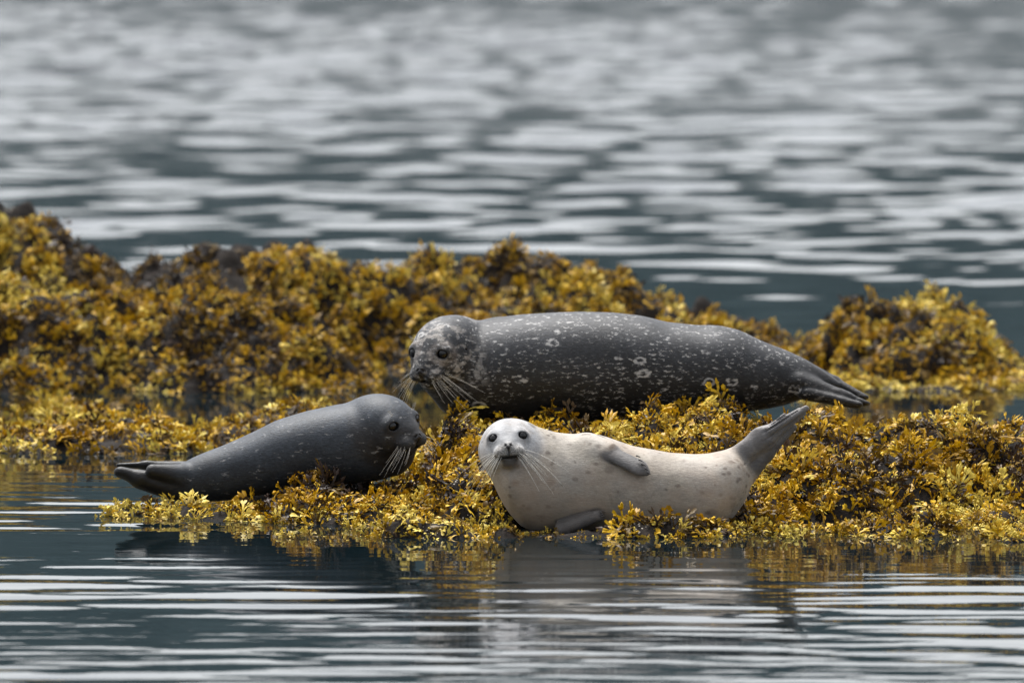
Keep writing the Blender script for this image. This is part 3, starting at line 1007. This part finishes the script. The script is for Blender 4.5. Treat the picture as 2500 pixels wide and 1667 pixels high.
# ---- large spotted seal lying along the top of the reef
def dark_seal():
    Y = 33.65
    top = [(1052, 880), (1075, 838), (1100, 812), (1140, 797), (1181, 786), (1257, 769), (1334, 764), (1410, 761), (1500, 763), (1573, 772), (1626, 786),
           (1701, 794), (1754, 794), (1807, 806), (1860, 833), (1913, 852), (1966, 876), (2020, 910), (2050, 935)]
    bot = [(1052, 930), (1066, 975), (1085, 1003), (1130, 1020), (1257, 1028), (1410, 1030), (1600, 1024), (1750, 1012), (1860, 1000), (1913, 990), (1966, 972),
           (2020, 955), (2050, 945)]
    body = Body(top, bot, Y, 0.235, sig=0.022)
    hc = P(1080, 856, Y - 0.13)
    head = Head(hc, math.radians(-31), math.radians(-15), math.radians(0), 1.20)
    fl = np.array([0.0, 0.35, 0.9])
    def f(p):
        d = body(p)
        d = smin(d, capsule(p, P(1100, 878, Y - .06), P(1190, 895, Y), 0.135, 0.20), 0.05)
        d = smin(d, capsule(p, P(1060, 900, Y - .10), P(1105, 965, Y - .07), 0.088, 0.075), 0.05)
        d = smin(d, head(p), 0.020)
        d = smin(d, capsule(p, P(1925, 925, Y - .06), P(1990, 950, Y - .08), 0.055, 0.040), 0.03)
        g = capsule(p, P(1950, 935, Y - .07), P(2055, 972, Y - .10), 0.068, 0.048, fl, 0.62)
        g = smin(g, capsule(p, P(2045, 962, Y - .10), P(2112, 985, Y - .12), 0.036, 0.022, fl, 0.5), 0.02)
        d = smin(d, g, 0.018)
        g2 = capsule(p, P(1930, 880, Y + .09), P(2030, 930, Y + .06), 0.045, 0.036, fl, 0.6)
        g2 = smin(g2, capsule(p, P(2030, 930, Y + .05), P(2110, 970, Y - .02), 0.034, 0.020, fl, 0.55), 0.02)
        d = smin(d, g2, 0.012)
        g3 = capsule(p, P(1975, 962, Y - .11), P(2092, 988, Y - .16), 0.046, 0.026, fl, 0.6)
        d = smin(d, g3, 0.012)
        return d
    def coat(V, q):
        n = len(V)
        base = np.array([0.024, 0.0255, 0.029])
        nz = fbm(V * 6, 4, 23)
        col = base * (0.45 + 1.05 * nz)[:, None]
        topm = sstep(0.50, 0.70, V[:, 2] + 0.05 * (nz - .5))  # paler back: light from above painted into the coat
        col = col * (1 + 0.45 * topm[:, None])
        low = (1 - sstep(0.40, 0.56, V[:, 2] + 0.07 * (nz - .5))) * 0.45  # darker belly, its shade painted into the coat
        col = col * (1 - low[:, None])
        # mottled pale and dark face
        r = np.linalg.norm(q, axis=1)
        fm = (1 - sstep(0.15, 0.19, r))
        mot = fbm(q * np.array([44, 44, 70]), 4, 31)
        side = sstep(0.50, 0.60, mot) * fm * sstep(-0.06, 0.03, q[:, 1]) * 0.9
        col = col * (1 - side[:, None]) + np.array([0.26, 0.24, 0.22]) * side[:, None]
        dark = (1 - sstep(0.40, 0.50, mot)) * fm * (1 - sstep(-0.02, 0.06, q[:, 2])) * 0.8
        col = col * (1 - dark[:, None]) + np.array([0.022, 0.02, 0.02]) * dark[:, None]
        jaw = (1 - sstep(0.26, 0.34, r)) * (1 - sstep(-0.095, -0.065, q[:, 2])) * sstep(-0.16, -0.08, q[:, 1]) * 0.85
        col = col * (1 - jaw[:, None]) + np.array([0.02, 0.018, 0.018]) * jaw[:, None]
        nape = np.exp(-((V[:, 0] - uX(1150, Y) - 0.25 * (0.62 - V[:, 2])) / 0.045) ** 2) * sstep(.44, .56, fbm(V * np.array([60, 20, 36]), 3, 44)) * 0.85
        nape = nape * (r > 0.15) * sstep(0.42, 0.52, V[:, 2])
        col = col * (1 - nape[:, None]) + np.array([0.27, 0.26, 0.25]) * nape[:, None]
        fx = sstep(uX(1945, Y), uX(2000, Y), V[:, 0] + 0.06 * (nz - 0.5)) * 0.85
        col = col * (1 - fx[:, None]) + np.array([0.020, 0.019, 0.020]) * fx[:, None]
        skin = fx * 0.8
        head_coat(col, skin, q, (0.016, 0.014, 0.014), (0.02, 0.018, 0.018), (0.20, 0.17, 0.15), 1.0)
        return col, skin
    base = P(1500, 1000, Y); base[2] = 0.30
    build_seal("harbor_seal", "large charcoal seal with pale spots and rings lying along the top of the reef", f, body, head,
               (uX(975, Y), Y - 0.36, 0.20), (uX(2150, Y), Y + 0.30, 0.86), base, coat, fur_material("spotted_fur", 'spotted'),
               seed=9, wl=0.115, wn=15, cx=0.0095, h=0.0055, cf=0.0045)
dark_seal()

# ------------------------------------------------------------------ rockweed fronds
def frond(rg, V, Q, T, TIP, base, d, up, L0, lod, depth=0, t0=0.0):
    """forked strap; d growth direction, up blade normal"""
    side = np.cross(d, up); side /= np.linalg.norm(side) + 1e-9
    up = np.cross(side, d)
    last = depth >= (2 if lod else 1) or (depth >= 1 and rg.random() < 0.42)
    w0 = L0 * (0.17 if depth else 0.13); w1 = L0 * 0.22
    end = base + d * L0
    n = len(V)
    mid = base + d * L0 * 0.5 + up * L0 * 0.06
    V += [base - side * w0, base + side * w0, mid - side * (w0 + w1) / 2, mid + side * (w0 + w1) / 2, end - side * w1, end + side * w1]
    tt = t0 + 0.30
    TIP += [t0, t0, t0 + .15, t0 + .15, tt, tt]
    Q += [(n, n + 1, n + 3, n + 2), (n + 2, n + 3, n + 5, n + 4)]
    if not last:
        sp = rg.uniform(0.30, 0.60)
        for s in (-1, 1):
            dd = d * math.cos(sp) + side * s * math.sin(sp) + up * rg.normal(0, 0.22)
            dd /= np.linalg.norm(dd)
            frond(rg, V, Q, T, TIP, end + side * s * w1 * 0.5, dd, up + side * rg.normal(0, .4), L0 * rg.uniform(0.72, 0.98), lod, depth + 1, tt)
        return
    # swollen or flat tips, in pairs
    for s in (-1, 1):
        a = rg.uniform(0.15, 0.5) * s
        dd = d * math.cos(a) + side * math.sin(a) + up * rg.normal(0, 0.15)
        dd /= np.linalg.norm(dd)
        sd = np.cross(dd, up); sd /= np.linalg.norm(sd) + 1e-9
        uu = np.cross(sd, dd)
        Lt = L0 * rg.uniform(0.8, 1.45)
        b0 = end + side * s * w1 * 0.45 - dd * L0 * 0.08
        n = len(V)
        wd = Lt * rg.uniform(0.19, 0.29)
        if lod and rg.random() < 0.40:
            th = wd * rg.uniform(0.45, 0.8)
            V.append(b0)
            rings = ((0.35, 0.85), (0.74, 0.95))
            for (tl, sc) in rings:
                for k in range(4):
                    an = 2 * math.pi * k / 4
                    V.append(b0 + dd * Lt * tl + (sd * math.cos(an) * wd + uu * math.sin(an) * th) * sc)
            V.append(b0 + dd * Lt)
            TIP += [tt] + [0.85] * 4 + [1.0] * 5
            for k in range(4):
                k2 = (k + 1) % 4
                T.append((n, n + 1 + k2, n + 1 + k))
                Q.append((n + 1 + k, n + 1 + k2, n + 5 + k2, n + 5 + k))
                T.append((n + 9, n + 5 + k, n + 5 + k2))
        elif lod:
            # flat, slightly cupped blade with a notched tip
            wf = wd * 1.25; cup = uu * wf * rg.uniform(-.5, .7); cv = uu * Lt * rg.uniform(-.25, .25)
            V += [b0, b0 + dd * Lt * .45 - sd * wf * .9 + cup, b0 + dd * Lt * .45, b0 + dd * Lt * .45 + sd * wf * .9 + cup,
                  b0 + dd * Lt * .85 - sd * wf * .95 + cup + cv, b0 + dd * Lt * .9 + cv, b0 + dd * Lt * .85 + sd * wf * .95 + cup + cv,
                  b0 + dd * Lt * 1.05 - sd * wf * .4 + cv * 1.3, b0 + dd * Lt * 1.05 + sd * wf * .4 + cv * 1.3]
            TIP += [tt, .7, .6, .7, .95, .85, .95, 1, 1]
            T += [(n, n + 2, n + 1), (n, n + 3, n + 2), (n + 4, n + 5, n + 7), (n + 5, n + 6, n + 8)]
            Q += [(n + 1, n + 2, n + 5, n + 4), (n + 2, n + 3, n + 6, n + 5)]
        else:
            V += [b0, b0 + dd * Lt * .5 - sd * wd, b0 + dd * Lt * .5 + sd * wd, b0 + dd * Lt + uu * wd * .3, b0 + dd * Lt * .55 + uu * wd * .6]
            TIP += [tt, 0.85, 0.85, 1.0, 0.95]
            T += [(n, n + 4, n + 1), (n, n + 2, n + 4), (n + 1, n + 4, n + 3), (n + 4, n + 2, n + 3)]

def tuft_proto(seed, lod, size):
    rg = np.random.default_rng(seed)
    V, Q, T, TIP = [], [], [], []
    nf = 4 if rg.random() < 0.6 else 5
    ph = rg.uniform(0, 6.28)
    for i in range(nf):
        a = ph + 2 * math.pi * i / nf + rg.normal(0, .35)
        el = rg.uniform(-0.05, 0.90)
        d = np.array([math.cos(a) * math.cos(el), math.sin(a) * math.cos(el), math.sin(el)])
        up = np.array([0, 0, 1.0]) + rg.normal(0, .45, 3)
        b = np.array([rg.normal(0, .008), rg.normal(0, .008), -0.026])
        frond(rg, V, Q, T, TIP, b, d, up, size * rg.uniform(0.8, 1.2), lod)
    V = np.array(V)
    V[:, 2] -= 5.5 * (V[:, 0] ** 2 + V[:, 1] ** 2)          # wet fronds sag under their own weight
    return V, np.array(Q), np.array(T), np.array(TIP)

PROTO_HI = [tuft_proto(100 + i, True, 0.0275) for i in range(14)]
PROTO_LO = [tuft_proto(200 + i, False, 0.030) for i in range(12)]
print("tuft tris", np.mean([2 * len(a[1]) + len(a[2]) for a in PROTO_HI]), np.mean([2 * len(a[1]) + len(a[2]) for a in PROTO_LO]))
_tuft_cache = {}
def tuft_mesh(lod, i, hb):
    key = (lod, i, hb)
    if key not in _tuft_cache:
        v, q, t, tip = (PROTO_HI if lod else PROTO_LO)[i]
        me = make_mesh("rockweed_tuft", v, q, t)
        fattr(me, 'tip', tip); fattr(me, 'hue', np.full(len(v), hb))
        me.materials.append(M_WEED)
        _tuft_cache[key] = me
    return _tuft_cache[key]

def frames(N, rg, lift=0.35, jitter=0.35):
    up = np.array([0, 0, 1.0])
    ax = N * (1 - lift) + up * lift * 0.6 + rg.normal(0, jitter, N.shape)
    # tufts on steep faces hang forward and down
    steep = np.clip(1 - N[:, 2], 0, 1)[:, None]
    ax = ax - up * steep * 0.75
    ax /= np.linalg.norm(ax, axis=1)[:, None]
    h = rg.normal(0, 1, N.shape)
    X = np.cross(h, ax); X /= np.linalg.norm(X, axis=1)[:, None]
    Yv = np.cross(ax, X)
    return np.stack([X, Yv, ax], 2)      # columns

def place_tufts(root, base, pos, N, hue, scale, lod, rg, n_parts=300, lift=0.35, jitter=0.35, name="rockweed_mat"):
    R = frames(N, rg, lift, jitter)
    nh = len(PROTO_HI)
    protos = PROTO_HI + PROTO_LO if lod else PROTO_LO
    pi = rg.integers(0, nh if lod else len(PROTO_LO), len(pos))
    if lod:      # simpler fronds fill in between the full ones
        pi = np.where(rg.random(len(pos)) < 0.45, nh + rg.integers(0, len(PROTO_LO), len(pos)), pi)
    # the ones nearest the camera (and largest) become objects of their own
    dist = pos[:, 1] - scale * 0.5 - 0.5 * pos[:, 2]
    vis = np.abs(pos[:, 0] / pos[:, 1]) < 1265 / K
    order = np.argsort(dist + (~vis) * 100)
    part = np.zeros(len(pos), bool)
    cand = order[:min(len(order), int(n_parts * 3))]
    pick = rg.permutation(cand)[:n_parts] if n_parts else []
    part[pick] = True
    for i in np.nonzero(part)[0]:
        hb = min(0.975, max(0.025, round(hue[i] * 20) / 20))
        o = bpy.data.objects.new("rockweed_tuft", tuft_mesh(lod and pi[i] < nh, (int(pi[i]) if pi[i] < nh else int(pi[i]) - nh) if lod else int(pi[i]), hb))
        C.objects.link(o)
        o.parent = root
        m = Matrix(R[i].tolist()).to_4x4()
        m = Matrix.Translation(Vector(pos[i] - base)) @ m @ Matrix.Scale(float(scale[i]), 4)
        o.matrix_local = m
    VV, QQ, TT, TP, HU = [], [], [], [], []
    off = 0
    rest = ~part
    for k, (v, q, t, tip) in enumerate(protos):
        s = np.nonzero(rest & (pi == k))[0]
        if not len(s): continue
        W = np.einsum('nij,vj->nvi', R[s], v) * scale[s][:, None, None] + (pos[s] - base)[:, None, :]
        m, nv = len(s), len(v)
        offs = (off + np.arange(m) * nv)[:, None, None]
        VV.append(W.reshape(-1, 3)); QQ.append((q[None] + offs).reshape(-1, 4)); TT.append((t[None] + offs).reshape(-1, 3))
        TP.append(np.tile(tip, m)); HU.append(np.repeat(hue[s], nv))
        off += m * nv
    if off:
        me = make_mesh(name, np.concatenate(VV), np.concatenate(QQ), np.concatenate(TT))
        fattr(me, 'tip', np.concatenate(TP)); fattr(me, 'hue', np.concatenate(HU))
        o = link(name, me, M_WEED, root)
        o['kind'] = 'stuff'
        print(root.name, "tufts", len(pos), "tris", sum(2 * len(x) for x in QQ) + sum(len(x) for x in TT))

# ------------------------------------------------------------------ rocks
def mound(crest, Yc, Yf, Yb, p=1.6, pb=2.0, drop=0.25, dv=0):
    """crest: photograph silhouette (u, v) placed at depth Yc; Yf: list of (u, front depth) where it meets the water"""
    crest = [(crest[0][0] - 60, crest[0][1] + 60)] + [(u, v + dv) for u, v in crest]
    cx = np.array([P(u, v, Yc)[0] for u, v in crest]); cz = np.array([P(u, v, Yc)[2] for u, v in crest])
    fx = np.array([uX(u, y) for u, y in Yf]); fy = np.array([y for _, y in Yf])
    def h(x, y):
        z = np.interp(x, cx, cz, left=-drop, right=-drop)
        yf = np.interp(x, fx, fy)
        t = np.clip((y - yf) / (Yc - yf), -1, 1)
        a = np.where(t > 0, 1 - np.abs(1 - np.clip(t, 0, 1)) ** p, t * 1.2)
        tb = np.clip((y - Yc) / (Yb - Yc), 0, 1.5)
        a = np.where(y > Yc, 1 - tb ** pb, a)
        a = np.where(a >= 0, np.maximum(z, 0) * a, drop * a * 1.4)
        return np.minimum(a, z) - 0.004
    return h

def build_rock(name, label, mounds, xr, yr, dx, dy, noise, seed, density, lod, hue_fn, scale_rng, n_parts=300, zmin=-0.02, cat="rock", group=None, lift=0.22, ymax_t=None, ksm=0.04, weed_drop=0.012):
    xs = np.arange(xr[0], xr[1], dx); ys = np.arange(yr[0], yr[1], dy)
    X, Y = np.meshgrid(xs, ys)
    x, y = X.ravel(), Y.ravel()
    z = None
    for m in mounds:
        zz = m(x, y)
        z = zz if z is None else -smin(-z, -zz, ksm)
    p = np.stack([x, y, np.zeros_like(x)], 1)
    big = fbm(p * 3.2, 3, seed) - 0.5
    sm = fbm(p * 9.0, 3, seed + 5) - 0.5
    amp = sstep(-0.08, 0.12, z)
    lump = 1 - np.abs(2 * fbm(p * 4.6, 2, seed + 300) - 1) * 2.2
    z = z + (big * noise * 1.5 + sm * noise * 0.9 + (0.35 - np.clip(lump, -.6, 1)) * noise * 0.62) * (0.22 + 0.78 * amp)
    # seals press their own bed into the weed
    for f, body, lo, hi in SEALS:
        w = (x > lo[0]) & (x < hi[0]) & (y > lo[1]) & (y < hi[1])
        if not w.any(): continue
        pts = np.stack([x[w], y[w], z[w]], 1)
        zz = z[w].copy()
        for it in range(14):
            pts[:, 2] = zz + 0.006
            ins = f(pts) < 0.012
            zz = np.where(ins, zz - 0.022, zz)
        z[w] = zz
    verts = np.stack([x, y, z], 1)
    nr, nc = X.shape
    idx = np.arange(nr * nc).reshape(nr, nc)
    q = np.stack([idx[:-1, :-1].ravel(), idx[:-1, 1:].ravel(), idx[1:, 1:].ravel(), idx[1:, :-1].ravel()], 1)
    q = q[(z[q] > -0.16).any(1)]
    used = np.unique(q); remap = -np.ones(len(verts), int); remap[used] = np.arange(len(used))
    base = np.array([(xr[0] + xr[1]) / 2, (yr[0] + yr[1]) / 2, 0.0])
    root = empty(name, base, label, cat, group)
    link("rock_surface", make_mesh("rock_surface", verts[used] - base, remap[q]), M_ROCK, root)
    # scatter
    a = verts[q[:, 0]]; b = verts[q[:, 1]]; c = verts[q[:, 2]]; d = verts[q[:, 3]]
    nrm = np.cross(b - a, d - a); area = np.linalg.norm(nrm, axis=1); nrm /= area[:, None] + 1e-12
    cz = (a + c)[:, 2] / 2
    facing = np.clip(-nrm[:, 1] * 1.0 + nrm[:, 2] * 0.25 + 0.15, 0.0, 1)
    w = area * np.where(cz > zmin, 1, 0) * np.where(nrm[:, 1] < 0.30, 1, 0.05)
    rg = np.random.default_rng(seed + 50)
    n = int(density * w.sum())
    cdf = np.cumsum(w); pick = np.searchsorted(cdf, rg.random(n) * cdf[-1])
    r1, r2 = rg.random(n)[:, None], rg.random(n)[:, None]
    pos = (a[pick] * (1 - r1) + b[pick] * r1) * (1 - r2) + (d[pick] * (1 - r1) + c[pick] * r1) * r2
    N = nrm[pick]
    pos[:, 2] = np.maximum(pos[:, 2], -0.006)
    cl = fbm(pos * 5.5, 3, seed + 9)
    bare = fbm(pos * np.array([3.4, 3.4, 5]), 3, seed + 70)
    keep = bare < 0.74
    keep &= np.abs(pos[:, 0] / pos[:, 1]) < 0.0705
    if ymax_t: keep &= pos[:, 1] < ymax_t
    for f, body, lo, hi in SEALS:
        ww = (pos[:, 0] > lo[0]) & (pos[:, 0] < hi[0]) & (pos[:, 1] > lo[1]) & (pos[:, 1] < hi[1])
        if ww.any():
            dd = np.ones(len(pos)); 
            dd[ww] = np.minimum(f(pos[ww] + N[ww] * 0.03), f(pos[ww] + np.array([0, 0, 0.03])))
            keep &= dd > 0.026
    pos, N, cl = pos[keep], N[keep], cl[keep]
    hue = np.clip(hue_fn(pos, cl, rg), 0, 1)
    # low lying old fronds are flatter; puffs ride on the lumps
    pos = pos + N * ((cl - 0.5) * 0.03)[:, None]
    scale = rg.uniform(scale_rng[0], scale_rng[1], len(pos))
    if lod:
        low = (pos[:, 1] < 31.62) & (pos[:, 0] > uX(1235, 31.5)) & (pos[:, 0] < uX(1490, 31.5))
        scale = np.where(low, scale * 0.5, scale)
        scale = np.where(pos[:, 2] < 0.02, scale * 0.8, scale)
    place_tufts(root, base, pos, N, hue, scale, lod, rg, n_parts, lift=lift)
    return root

def hue_general(bias=0.0, spread=0.22, patch=1.9, wet=0.24, oldf=0.22):
    def fn(pos, cl, rg):
        h = 0.54 + bias + patch * (fbm(pos * 2.6, 3, 91) - 0.5) + 0.9 * (cl - 0.5) + rg.normal(0, spread, len(pos))
        old = rg.random(len(pos)) < oldf
        h = np.where(old, rg.uniform(0.0, 0.26, len(pos)), h)
        h = h + wet * (1 - sstep(0.0, 0.05, pos[:, 2]))
        return h
    return fn

def awash(u0, u1, y0, y1, seed):
    def h(x, y):
        x0, x1 = uX(u0, 31.4), uX(u1, 31.4)
        e = sstep(y0, y0 + 0.22, y) * (1 - sstep(y1 - 0.2, y1 + .3, y)) * sstep(x0, x0 + .25, x) * (1 - sstep(x1 - .3, x1, x))
        pp = np.stack([x * 1.2, y * 1.5, x * 0], 1)
        return (0.13 * (fbm(pp * 2.3, 3, seed) - 0.52)) * e - 0.08 * (1 - e)
    return h

GR = "rockweed covered rocks of the reef"
for i, (u, v, sc, lb) in enumerate([
        (296, 1268, .55, "tiny yellow weed sprig in the water, farthest left of the loose ones"),
        (385, 1272, .60, "yellow weed sprig in the water straight below the slate seal's tail flippers"),
        (600, 1300, .50, "pale weed sprig afloat below the middle of the slate grey seal"),
        (700, 1314, .55, "left one of two weed sprigs afloat below the slate seal's shoulder"),
        (752, 1312, .60, "right one of two weed sprigs afloat below the slate seal's shoulder"),
        (2258, 1322, .50, "left one of two weed sprigs afloat off the reef's lower right edge"),
        (2330, 1324, .50, "right one of two weed sprigs afloat off the reef's lower right edge")]):
    Yp = CAM_H * K / (v + 346.0)
    o = bpy.data.objects.new("weed_sprig", tuft_mesh(True, i % 14, 0.9))
    C.objects.link(o)
    o.location = (uX(u, Yp), Yp, 0.014)
    o.rotation_euler = (0.2 * math.sin(i * 3.1), 0.2 * math.cos(i * 2.3), i * 1.7)
    o.scale = (sc, sc, sc)
    o['category'] = "seaweed"
    o['label'] = lb
    o['group'] = "loose weed sprigs poking out of the water"
# front reef
reef = [
    mound([(960, 1175), (1000, 1130), (1035, 1095), (1065, 1050), (1095, 1022), (1130, 1000), (1300, 996), (1600, 1003), (1800, 998), (1880, 1008), (1950, 1014), (2000, 1024), (2050, 1028), (2150, 1018),
           (2300, 1014), (2500, 1010), (2750, 1025)], 33.35,
          [(900, 31.5), (1900, 31.45), (2000, 31.75), (2100, 32.15), (2300, 32.25), (2700, 32.2)], 34.3, p=1.5, dv=42),
    mound([(1880, 1200), (1960, 1140), (2050, 1120), (2110, 1150), (2160, 1235)], 32.35, [(1850, 31.85), (2200, 31.9)], 33.0, p=2.6, dv=12),
    mound([(310, 1275), (340, 1258), (400, 1250), (460, 1232), (560, 1207), (640, 1180), (700, 1152), (780, 1140), (850, 1168), (900, 1184), (1000, 1180), (1060, 1145), (1100, 1105), (1150, 1090), (1300, 1100)],
          32.38, [(300, 32.22), (500, 32.05), (800, 31.85), (1000, 31.5), (1300, 31.4)], 33.0, p=1.6, dv=34),
    mound([(1100, 1285), (1220, 1296), (1290, 1325), (1470, 1325), (1560, 1262), (1640, 1268), (1700, 1295), (1800, 1290), (2300, 1262), (2500, 1262)], 31.62 , [(900, 31.35), (1900, 31.25), (2100, 31.4), (2400, 31.6), (2700, 31.8)], 33.2, p=1.1, dv=30),
    awash(820, 2420, 31.05, 31.75, 15),
    awash(110, 620, 32.0, 32.6, 16),
    mound([(1500, 1306), (1540, 1278), (1580, 1262), (1630, 1270), (1690, 1292), (1720, 1310)], 31.44 , [(900, 31.28), (1900, 31.28)], 31.60, p=1.6, dv=26),
]
build_rock("seaweed_reef", "long low reef of yellow brown rockweed in front, bearing all three seals", reef,
           (-2.1, 2.55), (31.0, 34.6), 0.025, 0.022, 0.125, 1, 680, True, hue_general(0.05, oldf=0.19), (0.58, 1.12), zmin=-0.03, group=GR, cat="reef", ymax_t=33.7)

# back ridge and mounds
back_ridge = [mound([(-260, 470), (-60, 485), (0, 500), (60, 512), (150, 552), (225, 600), (262, 625), (400, 612), (560, 606), (640, 600), (700, 598), (800, 612), (870, 632), (1000, 655),
                     (1060, 650), (1150, 636), (1250, 628), (1400, 640), (1500, 655), (1560, 690), (1620, 715), (1680, 770), (1800, 788), (1900, 812), (1960, 845), (2010, 900), (2060, 935)],
                    42.5, [(-300, 41.5), (900, 41.5), (1200, 41.4), (2100, 41.6)], 44.0, p=2.8, dv=36)]
build_rock("seaweed_ridge", "tallest weedy rock ridge across the background, highest at the left edge", back_ridge,
           (-4.2, 1.9), (40.0, 44.0), 0.035, 0.035, 0.17, 21, 640, False, hue_general(0.06, patch=1.5, oldf=0.12), (0.54, 1.0), group=GR, n_parts=300, ymax_t=42.7)
back_lobe = [mound([(-200, 640), (0, 668), (120, 700), (300, 712), (450, 706), (600, 716), (700, 752), (780, 800), (860, 860), (930, 905), (975, 940)],
                   40.9, [(-300, 39.7), (600, 39.7), (1000, 39.9)], 41.6, p=2.2, dv=30)]
build_rock("seaweed_rock", "broad rounded weedy rock at the left, sloping down to the right before the ridge", back_lobe,
           (-3.7, -0.4), (39.3, 41.6), 0.035, 0.035, 0.17, 33, 640, False, hue_general(0.06, patch=1.5, oldf=0.12), (0.54, 0.98), group=GR, n_parts=300)
right_mound = [mound([(1930, 905), (1965, 830), (2000, 785), (2050, 757), (2150, 742), (2250, 732), (2350, 748), (2420, 790), (2465, 845), (2500, 870), (2620, 905), (2750, 935)],
                     41.2, [(1900, 40.6), (2300, 40.3), (2700, 40.5)], 42.2, p=2.3, dv=38)]
build_rock("seaweed_rock", "isolated dome of yellow weed behind the large seal's tail on the right", right_mound,
           (1.3, 3.6), (40.0, 42.2), 0.03, 0.03, 0.15, 45, 640, False, hue_general(0.06, patch=1.5, oldf=0.12), (0.54, 0.98), group=GR, n_parts=300)
mid_mound = [mound([(420, 1100), (470, 1045), (520, 1015), (600, 1000), (660, 985), (720, 978), (790, 985), (860, 1005), (950, 1040)], 36.5, [(400, 36.0), (1000, 36.0)], 37.1, p=2.4, dv=24)]
build_rock("seaweed_rock", "small weedy hump right behind the slate grey seal's back", mid_mound,
           (-1.7, -0.4), (35.7, 37.1), 0.025, 0.025, 0.06, 57, 560, False, hue_general(0.10), (0.65, 1.05), group=GR, n_parts=260)

def flat_shelf(z0):
    def h(x, y):
        p = np.stack([x * 1.0, y * 0.55, x * 0], 1)
        e = sstep(35.35, 35.8, y) * (1 - sstep(38.6, 39.3, y)) * (1 - sstep(uX(430, 36), uX(520, 36), x + 0.22 * (y - 36) ))
        return (z0 + 0.22 * (fbm(p * 1.6, 3, 66) - 0.47)) * e - 0.10 * (1 - e)
    return h
build_rock("floating_weed_bed", "bright yellow weed bed awash at the left edge, behind the slate grey seal's tail", [flat_shelf(0.02)],
           (-3.0, -1.3), (35.2, 39.3), 0.03, 0.03, 0.03, 61, 330, False, hue_general(0.26, 0.2), (0.8, 1.3), group=GR, n_parts=300, zmin=-0.03, cat="seaweed", lift=0.9)

def rim_shelf(x0, x1, y0, y1, seed):
    def h(x, y):
        e = sstep(y0, y0 + 0.3, y) * (1 - sstep(y1 - 0.3, y1, y)) * sstep(x0, x0 + .2, x) * (1 - sstep(x1 - .2, x1, x))
        p = np.stack([x * 1.3, y * 1.0, x * 0], 1)
        return (0.12 * (fbm(p * 2.0, 3, seed) - 0.50)) * e - 0.06 * (1 - e)
    return h
build_rock("floating_weed_bed", "pale yellow weed awash along the foot of the right hand dome", [rim_shelf(1.2, 3.4, 39.6, 41.0, 81)],
           (1.1, 3.4), (39.4, 41.1), 0.04, 0.04, 0.02, 71, 260, False, hue_general(0.32, 0.2), (0.8, 1.25), group=GR, n_parts=200, zmin=-0.015, cat="seaweed", lift=0.9)
